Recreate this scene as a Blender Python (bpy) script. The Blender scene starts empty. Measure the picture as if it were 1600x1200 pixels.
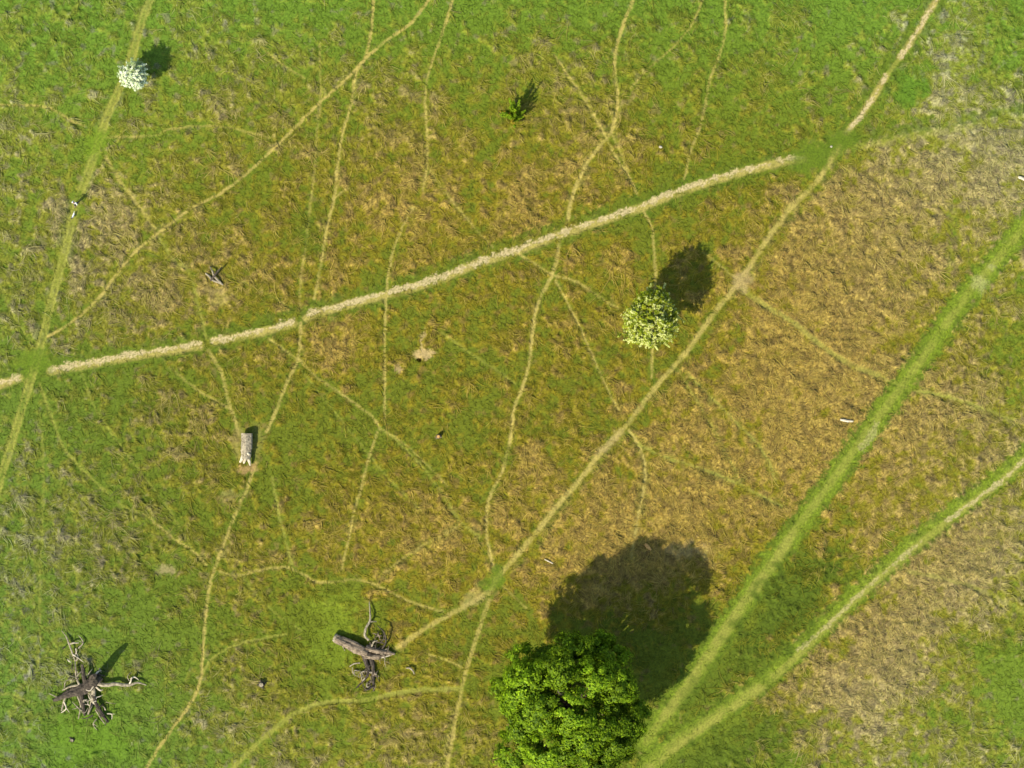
import bpy, math, random
import numpy as np
from mathutils import Vector, Matrix

# ------------------------------------------------------------------ camera, sky, sun, exposure
S = 14.5                      # photograph pixels (1600 wide) per metre on the ground
F = 3000.0                    # focal length in the same pixels
H = F / S                     # flying height of the drone
SUN_EL, SUN_AZ = math.radians(47), math.radians(47)      # shadows fall towards SUN_AZ (from +X)
scene = bpy.context.scene
C = scene.collection
cam_d = bpy.data.cameras.new("drone_camera")
cam_d.sensor_width = 36.0
cam_d.lens = 36.0 * F / 1600.0
cam_d.clip_start, cam_d.clip_end = 1.0, 9000.0
cam = bpy.data.objects.new("drone_camera", cam_d)
cam.location = (0, 0, H)
C.objects.link(cam)
scene.camera = cam

w = bpy.data.worlds.new("World"); scene.world = w
w.use_nodes = True
wn = w.node_tree.nodes
bg = wn["Background"]
sky = wn.new("ShaderNodeTexSky")
sky.sky_type = 'NISHITA'; sky.sun_disc = False
sky.sun_elevation = SUN_EL
sky.sun_rotation = math.atan2(-math.cos(SUN_AZ), -math.sin(SUN_AZ))
w.node_tree.links.new(sky.outputs[0], bg.inputs[0])
bg.inputs[1].default_value = 0.13

sun_d = bpy.data.lights.new("sun", 'SUN')
sun_d.energy = 4.0; sun_d.angle = math.radians(0.5); sun_d.color = (1.0, 0.93, 0.80)
sun = bpy.data.objects.new("sun", sun_d); C.objects.link(sun)
ldir = Vector((math.cos(SUN_EL) * math.cos(SUN_AZ), math.cos(SUN_EL) * math.sin(SUN_AZ), -math.sin(SUN_EL)))
sun.rotation_euler = ldir.to_track_quat('-Z', 'Y').to_euler()

scene.view_settings.view_transform = 'Standard'
scene.view_settings.look = 'None'
scene.view_settings.gamma = 1.0
scene.view_settings.exposure = 0.93

# ------------------------------------------------------------------ helpers
rng = np.random.default_rng(7)
random.seed(7)

def P(px, py):
    return ((px - 800.0) / S, (600.0 - py) / S)

def tag(o, label=None, cat=None, group=None, kind=None):
    if label: o["label"] = label
    if cat: o["category"] = cat
    if group: o["group"] = group
    if kind: o["kind"] = kind
    return o

def mesh_obj(name, V, Fq, mat, parent=None, col=None, smooth=False, loc=None):
    """V (n,3); Fq int array (m,4) or (m,3) or list of arrays; col (n,3) point colours"""
    V = np.asarray(V, dtype=np.float32)
    me = bpy.data.meshes.new(name)
    parts = Fq if isinstance(Fq, list) else [Fq]
    parts = [np.asarray(p, dtype=np.int32) for p in parts if len(p)]
    idx = np.concatenate([p.ravel() for p in parts])
    sizes = np.concatenate([np.full(len(p), p.shape[1], dtype=np.int32) for p in parts])
    me.vertices.add(len(V)); me.vertices.foreach_set("co", V.ravel())
    me.loops.add(len(idx)); me.loops.foreach_set("vertex_index", idx)
    starts = np.concatenate([[0], np.cumsum(sizes)[:-1]]).astype(np.int32)
    me.polygons.add(len(sizes)); me.polygons.foreach_set("loop_start", starts)
    me.polygons.foreach_set("use_smooth", np.full(len(sizes), smooth, dtype=bool))
    me.update(calc_edges=True)
    if col is not None:
        at = me.color_attributes.new("Col", 'FLOAT_COLOR', 'POINT')
        c4 = np.ones((len(V), 4), dtype=np.float32); c4[:, :3] = col
        at.data.foreach_set("color", c4.ravel())
    me.materials.append(mat)
    o = bpy.data.objects.new(name, me); C.objects.link(o)
    if loc is not None: o.location = loc
    if parent is not None: o.parent = parent
    return o

def empty(name, loc, label, cat, group=None):
    o = bpy.data.objects.new(name, None); C.objects.link(o)
    o.location = loc; o.empty_display_size = 0.5
    return tag(o, label, cat, group)

def fft_noise(shape, res, lmin, lmax, seed, slope=1.0):
    """band limited noise field, wavelengths lmin..lmax metres, unit std"""
    r = np.random.default_rng(seed)
    f = np.fft.rfft2(r.standard_normal(shape))
    fy = np.fft.fftfreq(shape[0], res)[:, None]; fx = np.fft.rfftfreq(shape[1], res)[None, :]
    k = np.sqrt(fx * fx + fy * fy) + 1e-9
    amp = np.where((k > 1 / lmax) & (k < 1 / lmin), k ** (-slope), 0)
    n = np.fft.irfft2(f * amp, shape)
    return (n / n.std()).astype(np.float32)

def sstep(a, b, x):
    t = np.clip((x - a) / (b - a), 0, 1)
    return t * t * (3 - 2 * t)

def lerp(a, b, t):
    return a + (b - a) * t

# ------------------------------------------------------------------ materials
def new_mat(name):
    m = bpy.data.materials.new(name); m.use_nodes = True
    nt = m.node_tree; b = nt.nodes["Principled BSDF"]
    return m, nt, b

def vc_mat(name, rough=0.9, detail=0.35, scale=9.0, bump=0.0, transl=0.0, spec=0.2):
    """colour attribute times fine procedural noise"""
    m, nt, b = new_mat(name)
    N, Lk = nt.nodes, nt.links
    a = N.new("ShaderNodeVertexColor"); a.layer_name = "Col"
    tc = N.new("ShaderNodeTexCoord")
    no = N.new("ShaderNodeTexNoise"); no.inputs["Scale"].default_value = scale
    no.inputs["Detail"].default_value = 4; no.inputs["Roughness"].default_value = 0.65
    Lk.new(tc.outputs["Object"], no.inputs["Vector"])
    mr = N.new("ShaderNodeMapRange")
    mr.inputs[1].default_value = 0.3; mr.inputs[2].default_value = 0.7
    mr.inputs[3].default_value = 1 - detail; mr.inputs[4].default_value = 1 + detail
    Lk.new(no.outputs["Fac"], mr.inputs[0])
    mx = N.new("ShaderNodeVectorMath"); mx.operation = 'SCALE'
    Lk.new(a.outputs["Color"], mx.inputs[0]); Lk.new(mr.outputs[0], mx.inputs["Scale"])
    Lk.new(mx.outputs[0], b.inputs["Base Color"])
    b.inputs["Roughness"].default_value = rough
    b.inputs["Specular IOR Level"].default_value = spec
    if bump:
        bp = N.new("ShaderNodeBump"); bp.inputs["Strength"].default_value = bump
        bp.inputs["Distance"].default_value = 0.08
        Lk.new(no.outputs["Fac"], bp.inputs["Height"]); Lk.new(bp.outputs[0], b.inputs["Normal"])
    if transl:
        tr = N.new("ShaderNodeBsdfTranslucent"); ms = N.new("ShaderNodeMixShader")
        Lk.new(mx.outputs[0], tr.inputs["Color"]); ms.inputs[0].default_value = transl
        Lk.new(b.outputs[0], ms.inputs[1]); Lk.new(tr.outputs[0], ms.inputs[2])
        Lk.new(ms.outputs[0], N["Material Output"].inputs["Surface"])
    return m

def wood_mat(name, c_dark, c_light, scale=3.0, stretch=(1, 1, 1), rough=0.85):
    m, nt, b = new_mat(name)
    N, Lk = nt.nodes, nt.links
    tc = N.new("ShaderNodeTexCoord")
    mp = N.new("ShaderNodeMapping"); mp.inputs["Scale"].default_value = stretch
    Lk.new(tc.outputs["Object"], mp.inputs["Vector"])
    no = N.new("ShaderNodeTexNoise"); no.inputs["Scale"].default_value = scale
    no.inputs["Detail"].default_value = 6; no.inputs["Roughness"].default_value = 0.7
    Lk.new(mp.outputs[0], no.inputs["Vector"])
    cr = N.new("ShaderNodeValToRGB")
    cr.color_ramp.elements[0].position = 0.35; cr.color_ramp.elements[0].color = (*c_dark, 1)
    cr.color_ramp.elements[1].position = 0.62; cr.color_ramp.elements[1].color = (*c_light, 1)
    Lk.new(no.outputs["Fac"], cr.inputs[0]); Lk.new(cr.outputs[0], b.inputs["Base Color"])
    bp = N.new("ShaderNodeBump"); bp.inputs["Strength"].default_value = 0.7; bp.inputs["Distance"].default_value = 0.06
    Lk.new(no.outputs["Fac"], bp.inputs["Height"]); Lk.new(bp.outputs[0], b.inputs["Normal"])
    b.inputs["Roughness"].default_value = rough; b.inputs["Specular IOR Level"].default_value = 0.2
    return m

def plain_mat(name, c, rough=0.8, var=0.15, scale=6):
    return wood_mat(name, tuple(x * (1 - var) for x in c), tuple(min(1, x * (1 + var)) for x in c), scale, (1, 1, 1), rough)

M_ground = vc_mat("meadow_turf", detail=0.34, scale=4.5, bump=0.25)
M_grass = vc_mat("grass_blades", detail=0.18, scale=3.0, transl=0.25)
M_leaf = vc_mat("tree_leaves", rough=0.5, detail=0.2, scale=1.2, transl=0.3, spec=0.1)
M_blossom = vc_mat("may_blossom", rough=0.8, detail=0.1, scale=3.0, transl=0.2)
M_bark = wood_mat("living_bark", (0.05, 0.038, 0.025), (0.13, 0.10, 0.07), 2.0, (3, 3, 0.6))
M_charred = wood_mat("dark_dead_bark", (0.014, 0.011, 0.007), (0.085, 0.066, 0.044), 3.0)
M_greybark = wood_mat("grey_brown_dead_bark", (0.045, 0.033, 0.020), (0.25, 0.19, 0.12), 3.2)
M_bleached = wood_mat("bleached_dead_wood", (0.10, 0.082, 0.050), (0.36, 0.305, 0.195), 3.5)
M_pale = wood_mat("pale_stripped_wood", (0.30, 0.25, 0.155), (0.60, 0.52, 0.36), 4.0)
M_endgrain = wood_mat("sawn_end_grain", (0.30, 0.15, 0.035), (0.52, 0.32, 0.10), 5.0)
M_stone = plain_mat("pale_stone", (0.36, 0.32, 0.22), 0.9, 0.25, 5)

# ------------------------------------------------------------------ ground: fields
RES = 0.11
X0, X1, Y0, Y1 = -78.1, 78.1, -62.7, 62.7
nx, ny = int(round((X1 - X0) / RES)) + 1, int(round((Y1 - Y0) / RES)) + 1
gx = np.linspace(X0, X1, nx).astype(np.float32); gy = np.linspace(Y0, Y1, ny).astype(np.float32)
GX, GY = np.meshgrid(gx, gy)
PX = GX * S + 800; PY = 600 - GY * S                 # ground position in photograph pixels
shp = (ny, nx)
n_big = fft_noise(shp, RES, 6, 40, 1, 1.2)
n_mid = fft_noise(shp, RES, 1.5, 7, 2, 1.0)
n_clump = fft_noise(shp, RES, 0.7, 2.6, 3, 0.6)
n_clump2 = fft_noise(shp, RES, 0.9, 4.0, 17, 0.7)
n_fine = fft_noise(shp, RES, 0.22, 0.9, 4, 0.4)
n_fine2 = fft_noise(shp, RES, 0.22, 0.7, 5, 0.3)
n_hue = fft_noise(shp, RES, 1.0, 5, 6, 0.8)
wx = fft_noise(shp, RES, 0.6, 3, 8, 1.0) * 1.3; wy = fft_noise(shp, RES, 0.6, 3, 9, 1.0) * 1.3     # px jitter
QX, QY = PX + wx, PY + wy

def blob(x, y, rx, ry, rot=0, soft=1.0):
    a = math.radians(rot); dx, dy = QX - x + 12 * n_mid, QY - y + 12 * n_hue
    u = (dx * math.cos(a) + dy * math.sin(a)) / rx; v = (-dx * math.sin(a) + dy * math.cos(a)) / ry
    return np.exp(-(u * u + v * v) * soft)

# dryness: +1 straw coloured, -1 lush
dry = 0.02 + 0.40 * n_big * 0.5 + 0.34 * n_mid + 0.28 * n_clump
for (x, y, rx, ry, rot, a) in [
    (1190, 610, 130, 330, 33, 0.8), (1300, 470, 170, 150, 30, 0.62), (1250, 720, 90, 120, 30, 0.9), (1330, 640, 90, 110, 35, 0.7),
    (1480, 130, 90, 150, 20, 0.8), (1440, 290, 160, 70, -10, 0.6), (1560, 300, 80, 110, 0, 0.6),
    (1490, 660, 110, 90, -40, 0.6), (1380, 800, 130, 80, -40, 0.9), (1420, 960, 200, 90, -35, 0.8), (1320, 1090, 110, 130, 0, 1.0),
    (1500, 860, 120, 60, -30, 0.7), (1450, 1120, 120, 90, 0, 0.55),
    (950, 850, 170, 80, -20, 0.95), (1000, 900, 130, 70, 0, 0.7), (640, 870, 140, 60, -15, 0.65), (860, 780, 90, 60, 0, 0.5), (1060, 700, 90, 90, 0, 0.5),
    (530, 540, 45, 60, 20, 0.95), (460, 400, 110, 70, 0, 0.45), (260, 480, 120, 60, -30, 0.55), (120, 430, 60, 100, 10, 0.55),
    (170, 320, 70, 60, 0, 0.6), (590, 320, 90, 60, 0, 0.45), (700, 330, 110, 60, 0, 0.35), (820, 290, 70, 80, 0, 0.45), (930, 260, 50, 50, 0, 0.5),
    (330, 700, 70, 90, 0, 0.25), (40, 700, 40, 70, 0, 0.5), (60, 850, 60, 90, 0, 0.3), (350, 900, 40, 70, 0, 0.5), (470, 850, 70, 40, 0, 0.4),
    (400, 1120, 100, 70, 0, 0.25), (700, 1150, 90, 60, 0, 0.25), (250, 30, 50, 60, 0, 0.5), (60, 1130, 40, 40, 0, 0.5), (960, 480, 60, 90, 0, 0.2),
    # lush ground
    (60, 620, 260, 420, 0, -0.30), (300, 1020, 260, 160, 0, -0.30), (560, 640, 160, 120, 0, -0.2),
    (700, -20, 700, 110, 0, -0.75), (60, 60, 150, 110, 0, -0.5), (1130, 60, 180, 130, 0, -0.55), (1590, 50, 60, 110, 20, -1.5),
    (1330, 60, 60, 150, 30, -0.6), (1420, 135, 26, 42, 20, -1.3), (150, 1170, 110, 70, 0, -1.5), (130, 1110, 90, 40, 0, -0.9),
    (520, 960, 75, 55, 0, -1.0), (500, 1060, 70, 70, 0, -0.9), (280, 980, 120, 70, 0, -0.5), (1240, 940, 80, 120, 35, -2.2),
    (1150, 1180, 150, 60, 0, -1.3), (880, 1080, 190, 150, 0, -0.8), (1045, 1010, 90, 120, 0, -0.9), (760, 700, 80, 120, 0, -0.35), (300, 800, 110, 90, 0, -0.35),
    (100, 640, 110, 90, 0, -0.4), (480, 360, 40, 50, 0, -0.7), (900, 620, 60, 90, 0, -0.4), (520, 660, 120, 70, 0, -0.45),
    (700, 560, 100, 60, 0, -0.3), (1080, 300, 120, 50, -15, -0.5), (1170, 200, 110, 70, 0, -0.3), (800, 190, 50, 40, 0, -0.5),
    (1030, 520, 90, 60, 0, -0.6), (1590, 1080, 70, 130, 0, -0.8), (1590, 560, 70, 70, 0, -0.6), (1480, 690, 40, 70, 0, -0.4),
    (1440, 1110, 80, 22, 25, -1.0), (1550, 1010, 110, 18, 12, -0.8), (430, 770, 60, 60, 0, -0.5), (250, 60, 90, 40, 0, -0.2), (390, 330, 60, 50, 0, -0.4),
]:
    dry = dry + a * blob(x, y, rx, ry, rot)
rough = np.clip(0.55 + 0.35 * n_mid + 0.25 * n_big, 0.12, 1.2) * 1.0

# ---- trails: (points, width px, kind, strength)
CHALK = [[(-60, 618), (-5, 600), (30, 588)],
         [(78, 577), (130, 568), (200, 555), (260, 546), (312, 537)],
         [(332, 531), (400, 518), (458, 503)],
         [(478, 494), (500, 485), (560, 469), (610, 456), (680, 436), (740, 411), (800, 392), (868, 366)],
         [(872, 364), (895, 357), (950, 339), (1000, 322), (1050, 301), (1110, 281), (1170, 263), (1225, 250), (1256, 246)],
         [(1322, 208), (1345, 180), (1366, 150), (1385, 118)], [(1406, 90), (1430, 55), (1450, 20), (1466, -5), (1500, -60)]]
MAIN = [(-60, 618), (-5, 600), (50, 580), (130, 568), (260, 546), (335, 531), (400, 518), (500, 485), (610, 456), (740, 411), (870, 365), (1000, 322), (1110, 281), (1256, 246), (1310, 225),
        (1345, 180), (1385, 118), (1430, 55), (1466, -5), (1500, -60)]
WORN = [(1312, 228), (1275, 285), (1235, 325), (1205, 365), (1175, 410), (1150, 447), (1115, 490), (1080, 540), (1055, 570), (1020, 610), (985, 657), (940, 705), (910, 745), (870, 790), (840, 830), (805, 870), (780, 900), (765, 925)]
TRACK_D = [(1660, 280), (1600, 355), (1550, 415), (1500, 475), (1450, 548), (1400, 615), (1350, 682), (1300, 752), (1240, 832), (1180, 915), (1130, 987), (1080, 1062), (1040, 1115), (1010, 1160)]
TRACK_E = [(1660, 650), (1600, 712), (1560, 748), (1500, 792), (1450, 832), (1400, 872), (1350, 917), (1300, 964), (1250, 1013), (1200, 1058), (1130, 1110), (1060, 1158), (1005, 1205), (950, 1260)]
TRACK_G = [(260, -60), (222, 30), (203, 95), (185, 140), (165, 185), (150, 235), (130, 287), (115, 332), (100, 395), (85, 450), (70, 510), (56, 565), (45, 600), (30, 650), (15, 700), (-2, 755), (-30, 860)]
TRACK_F = [(1300, 236), (1360, 221), (1420, 210), (1500, 196), (1600, 180), (1680, 170)]
T = []     # name, points, width, kind, strength
def tr(pts, wd, kind, st):
    pts = list(pts)                                   # lines that leave the view run on across the field
    for e, f in ((0, 1), (-1, -2)):
        x, y = pts[e]
        if x < -8 or x > 1608 or y < -8 or y > 1208:
            dx, dy = x - pts[f][0], y - pts[f][1]; L_ = math.hypot(dx, dy); q = (x + 330 * dx / L_, y + 330 * dy / L_)
            pts.insert(0, q) if e == 0 else pts.append(q)
    T.append((pts, wd, kind, st))
tr(TRACK_D, 46, 'green', 0.95); tr(TRACK_E, 40, 'green', 0.9)
tr(MAIN, 46, 'verge', 0.85)
tr([(x + 2, y + 3) for x, y in WORN], 26, 'verge', 0.55)
tr(TRACK_G, 38, 'verge', 0.55); tr([(x, y - 9) for x, y in TRACK_F], 26, 'verge', 0.8)
tr(TRACK_G, 17, 'pale', 0.55); tr([(x - 4, y) for x, y in TRACK_G], 4.5, 'pale', 0.9); tr([(x + 5, y) for x, y in TRACK_G], 5.5, 'pale', 0.9); tr([(x, y + 5) for x, y in TRACK_F], 14, 'pale', 0.42)
tr(TRACK_D, 15, 'pale', 0.55); tr([(1240, 836), (1180, 919), (1130, 991), (1080, 1066), (1040, 1119)], 20, 'pale', 0.75)
tr([(x + 4, y + 4) for x, y in TRACK_E], 14, 'pale', 0.8)
tr([(1205, 1060), (1130, 1112), (1060, 1160), (1005, 1207)], 22, 'pale', 0.5)
tr([(1670, 640), (1602, 716), (1565, 751), (1520, 784), (1478, 814)], 7, 'chalk', 0.7)
tr([(1440, 846), (1390, 887), (1340, 932), (1290, 980), (1246, 1016)], 8, 'chalk', 0.5)
tr([(1345, 700), (1372, 662)], 12, 'chalk', 0.35)
tr(WORN, 10, 'tan', 0.78)
NARROW = len(T)
for c in CHALK[:5]: tr([(x + 1, y + 3) for x, y in c], 15, 'tan', 0.75)
for c in CHALK[:5]: tr(c, 9.6, 'chalk', 0.95)
for c in CHALK[5:]: tr(c, 12, 'tan', 0.7)
tr([(1382, 122), (1396, 104), (1409, 86)], 8, 'pale', 0.7)
for c in CHALK[5:]: tr(c, 8, 'chalk', 0.95)
tr([(765, 925), (725, 948), (690, 967), (655, 988), (618, 1014)], 9, 'tan', 0.7)
tr([(764, 938), (756, 962), (732, 1035), (716, 1100), (700, 1190), (690, 1260)], 8, 'tan', 0.65)
tr([(700, -40), (670, 0), (640, 38), (605, 62), (570, 92), (545, 120), (500, 160), (460, 200), (425, 235), (375, 280), (340, 305), (300, 325), (260, 355), (215, 390), (185, 425), (155, 465), (110, 505), (75, 526)], 5.5, 'tan', 0.85)
tr([(588, -40), (583, 10), (580, 50), (572, 85), (556, 115), (548, 165), (535, 210), (527, 260), (523, 305), (510, 360), (500, 420), (491, 467)], 5.5, 'tan', 0.75)
tr([(499, 70), (501, 150), (497, 190), (492, 250), (486, 310), (477, 390), (470, 440), (467, 478)], 4.5, 'tan', 0.45)
tr([(470, 505), (468, 545), (462, 570), (445, 605), (430, 645), (416, 675)], 6, 'tan', 0.75)
tr([(400, 722), (385, 765), (365, 810), (350, 850), (335, 890), (325, 930), (320, 980), (316, 1035), (314, 1060), (300, 1095), (265, 1145), (235, 1190), (210, 1250)], 6, 'tan', 0.8)
tr([(715, -30), (707, 0), (695, 40), (680, 85), (668, 120), (664, 160), (667, 210), (667, 260), (660, 297)], 5, 'tan', 0.65)
tr([(645, 325), (622, 370), (610, 410), (603, 470), (601, 530), (601, 600), (601, 657)], 5, 'tan', 0.65)
tr([(1005, -40), (990, 0), (975, 35), (963, 75), (960, 110), (965, 145), (963, 175), (955, 205), (940, 225), (920, 250), (905, 280), (893, 310), (888, 343)], 6.5, 'tan', 0.85)
tr([(875, 370), (870, 405), (862, 430), (840, 475), (832, 520), (828, 560), (818, 600), (803, 640), (797, 690), (785, 735), (768, 770), (760, 800), (762, 850), (771, 887)], 6.5, 'tan', 0.85)
tr([(865, 85), (885, 115), (910, 150), (930, 185), (950, 222), (965, 250), (985, 280), (995, 302)], 5, 'tan', 0.65)
tr([(955, 205), (970, 240), (983, 275)], 3.5, 'tan', 0.4)
tr([(1005, 330), (1018, 355), (1022, 400), (1024, 430), (1021, 480), (1019, 545), (1018, 590)], 5, 'tan', 0.7)
tr([(1110, -30), (1098, 0), (1080, 40), (1050, 75), (1010, 110), (985, 138)], 4, 'tan', 0.5)
tr([(1132, -30), (1133, 50), (1122, 90), (1108, 130), (1100, 175), (1090, 210), (1078, 240), (1070, 280)], 5, 'tan', 0.6)
tr([(805, 394), (840, 415), (865, 430), (900, 440), (930, 460), (965, 482)], 5, 'tan', 0.6)
tr([(868, 437), (890, 480), (910, 520), (930, 565), (950, 610), (967, 642)], 4.5, 'tan', 0.6)
tr([(1098, 393), (1125, 415), (1152, 437)], 5, 'tan', 0.55)
tr([(1160, 452), (1200, 480), (1240, 505), (1290, 545), (1330, 570), (1372, 586)], 11, 'pale', 0.6)
tr([(1430, 610), (1480, 620), (1540, 640), (1582, 656)], 6, 'pale', 0.85)
tr([(1075, 585), (1100, 610), (1140, 650), (1180, 690), (1200, 720), (1215, 762)], 5, 'pale', 0.6)
tr([(983, 672), (1000, 700), (1008, 735), (1003, 775), (995, 820), (985, 872)], 5.5, 'tan', 0.75)
tr([(998, 695), (1040, 715), (1090, 730), (1140, 750), (1190, 775), (1222, 791)], 6, 'pale', 0.7)
tr([(420, 530), (470, 565), (495, 590), (540, 620), (580, 650), (595, 672)], 5, 'tan', 0.6)
tr([(595, 670), (620, 690), (660, 730), (690, 770), (715, 810), (748, 840)], 5, 'pale', 0.6)
tr([(590, 676), (575, 720), (565, 760), (553, 800), (545, 840), (533, 890)], 5, 'tan', 0.65)
tr([(62, 600), (80, 650), (100, 700), (140, 745), (190, 790), (216, 801)], 6, 'pale', 0.6)
tr([(225, 803), (270, 840), (300, 860), (322, 882)], 5, 'tan', 0.6)
tr([(343, 893), (370, 900), (410, 890), (445, 887), (470, 895), (500, 910), (560, 906), (600, 920), (640, 940), (692, 956)], 5, 'tan', 0.6)
tr([(425, 745), (435, 800), (445, 840), (455, 882)], 5.5, 'pale', 0.75)
tr([(318, 1050), (335, 1025), (370, 1008), (400, 1000), (450, 990)], 5, 'pale', 0.75)
tr([(320, 1250), (365, 1200), (410, 1155), (460, 1115), (510, 1097), (560, 1095), (610, 1085), (660, 1078), (722, 1077)], 9, 'pale', 0.85)
tr([(668, 1022), (700, 1032), (722, 1044)], 4.5, 'tan', 0.5)
tr([(66, 680), (68, 760), (65, 840), (62, 900), (62, 980), (60, 1035)], 5, 'pale', 0.5)
tr([(-20, 960), (15, 985), (40, 1010), (60, 1037)], 5, 'pale', 0.5)
tr([(-20, 1082), (20, 1086), (45, 1097)], 6, 'pale', 0.6)
tr([(-30, 163), (50, 165), (80, 170), (110, 188), (132, 197)], 5, 'tan', 0.6)
tr([(160, 215), (240, 212), (260, 203), (310, 197), (360, 200), (420, 215)], 4.5, 'tan', 0.5)
tr([(165, 245), (185, 280), (215, 320), (242, 357)], 6.5, 'tan', 0.6)
tr([(250, 375), (270, 405), (295, 425), (305, 460), (315, 500), (322, 528)], 6, 'pale', 0.6)
tr([(325, 547), (345, 580), (355, 620), (365, 650), (372, 678)], 7, 'tan', 0.6)
tr([(265, 575), (310, 610), (360, 640), (370, 662)], 5, 'tan', 0.5)
tr([(-10, 430), (5, 460), (25, 500), (48, 535)], 5, 'pale', 0.5)
tr([(405, 72), (440, 100), (475, 122)], 4, 'tan', 0.5)
tr([(520, 312), (532, 302), (546, 294)], 4, 'tan', 0.55)
tr([(672, 268), (690, 295), (715, 325), (745, 360), (770, 386)], 4, 'tan', 0.45)
tr([(690, 520), (735, 552), (770, 575), (806, 600)], 6, 'pale', 0.4)
tr([(600, 895), (640, 865), (680, 842), (712, 825)], 5, 'tan', 0.4)
tr([(785, 915), (805, 935), (822, 950)], 4.5, 'tan', 0.5)
tr([(1420, 893), (1480, 905), (1540, 925), (1600, 956), (1660, 985)], 9, 'pale', 0.5)
tr([(1490, 330), (1485, 400), (1480, 440)], 5, 'pale', 0.4)
tr([(120, 560), (150, 640), (205, 720), (260, 790), (300, 860)], 4, 'pale', 0.45)
tr([(440, 540), (520, 640), (600, 740), (660, 800)], 4, 'pale', 0.4)
tr([(700, 760), (640, 700), (600, 672)], 4, 'tan', 0.4)
tr([(380, 905), (420, 950), (470, 985)], 4, 'pale', 0.45)
tr([(1060, 580), (1120, 680), (1160, 760)], 4, 'pale', 0.4)
tr([(1372, 586), (1400, 600), (1430, 610)], 6, 'pale', 0.4)
tr([(330, 420), (400, 450), (455, 480)], 4, 'pale', 0.4)
tr([(580, 1065), (610, 1040), (640, 1000)], 4, 'tan', 0.25)

T = T[:NARROW] + [(p_, w_ * 3.6, 'verge', 0.32) for p_, w_, k_, s_ in T[NARROW:] if w_ < 9 and k_ in ('tan', 'pale')] + T[NARROW:]
def smooth_line(pts):
    p = np.array(pts, float)
    if len(p) < 3: return p
    q = np.vstack([2 * p[0] - p[1], p, 2 * p[-1] - p[-2]]); out = []
    for i in range(1, len(q) - 2):
        a, b, c, d = q[i - 1], q[i], q[i + 1], q[i + 2]
        for t in np.linspace(0, 1, 5)[:-1]:
            out.append(0.5 * (2 * b + (c - a) * t + (2 * a - 5 * b + 4 * c - d) * t * t + (3 * b - a - 3 * c + d) * t ** 3))
    out.append(p[-1]); return np.array(out)

def line_dist(pts, reach):
    """distance in px to a smoothed polyline inside `reach`; large elsewhere"""
    D = np.full(shp, 1e6, np.float32)
    p = smooth_line(pts)
    for (ax, ay), (bx, by) in zip(p[:-1], p[1:]):
        i0 = int(((min(ax, bx) - reach - 800) / S - X0) / RES); i1 = int(((max(ax, bx) + reach - 800) / S - X0) / RES) + 2
        j0 = int(((600 - max(ay, by) - reach) / S - Y0) / RES); j1 = int(((600 - min(ay, by) + reach) / S - Y0) / RES) + 2
        i0, j0 = max(i0, 0), max(j0, 0); i1, j1 = min(i1, nx), min(j1, ny)
        if i1 <= i0 or j1 <= j0: continue
        qx, qy = PX[j0:j1, i0:i1] + 0.35 * wx[j0:j1, i0:i1], PY[j0:j1, i0:i1] + 0.35 * wy[j0:j1, i0:i1]
        dx, dy = bx - ax, by - ay
        t = np.clip(((qx - ax) * dx + (qy - ay) * dy) / (dx * dx + dy * dy + 1e-9), 0, 1)
        d = np.hypot(qx - ax - t * dx, qy - ay - t * dy)
        np.minimum(D[j0:j1, i0:i1], d, out=D[j0:j1, i0:i1])
    return D

# ---- base colour of the meadow (linear albedo)
def rgb(*c): return np.array(c, np.float32)
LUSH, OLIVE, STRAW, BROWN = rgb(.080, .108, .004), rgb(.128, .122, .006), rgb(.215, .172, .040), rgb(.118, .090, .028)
DARKG = rgb(.058, .090, .003)
d01 = np.clip(dry, -1, 1.4)[..., None]
col = np.where(d01 < 0.25, lerp(LUSH, OLIVE, sstep(-0.8, 0.25, d01)), lerp(OLIVE, STRAW, sstep(0.25, 1.15, d01)))
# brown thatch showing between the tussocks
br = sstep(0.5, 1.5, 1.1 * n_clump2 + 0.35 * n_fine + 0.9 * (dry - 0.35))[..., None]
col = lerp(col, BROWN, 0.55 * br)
tussock_shade = sstep(0.7, 1.7, n_clump2 + 0.25 * n_fine) * sstep(0.0, 0.6, dry)  # shade of the tussocks painted as dark patches on dry ground
col = lerp(col, rgb(.080, .064, .020), (0.45 * tussock_shade)[..., None])
# fine light and dark straws
col = col * (1 + (0.16 * n_fine2 + 0.08 * n_fine)[..., None] * np.clip(0.6 + 0.6 * d01, 0.3, 1.3))
# lens shading painted into the grass colour: lighter, greener corners and a warmer mid-field
edge = np.clip(((PX - 830) / 830) ** 2 * 0.75 + ((PY - 640) / 640) ** 2 * 0.75, 0, 1.6)[..., None]
col = col * lerp(rgb(1.08, 0.95, 0.72), rgb(1.12, 1.26, 2.2), sstep(0.12, 1.15, edge))
top = sstep(330, -40, PY)[..., None]  # grass is greener towards the top of the field
col = col * lerp(rgb(1, 1, 1), rgb(0.94, 1.10, 1.2), top)
lower_left = (sstep(620, 120, PX) * sstep(250, 700, PY))[..., None]  # cooler, slightly darker tint towards the lower left
col = col * lerp(rgb(1, 1, 1), rgb(0.86, 0.97, 1.35), lower_left)
col = np.clip(col, 0.004, 0.8)

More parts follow.
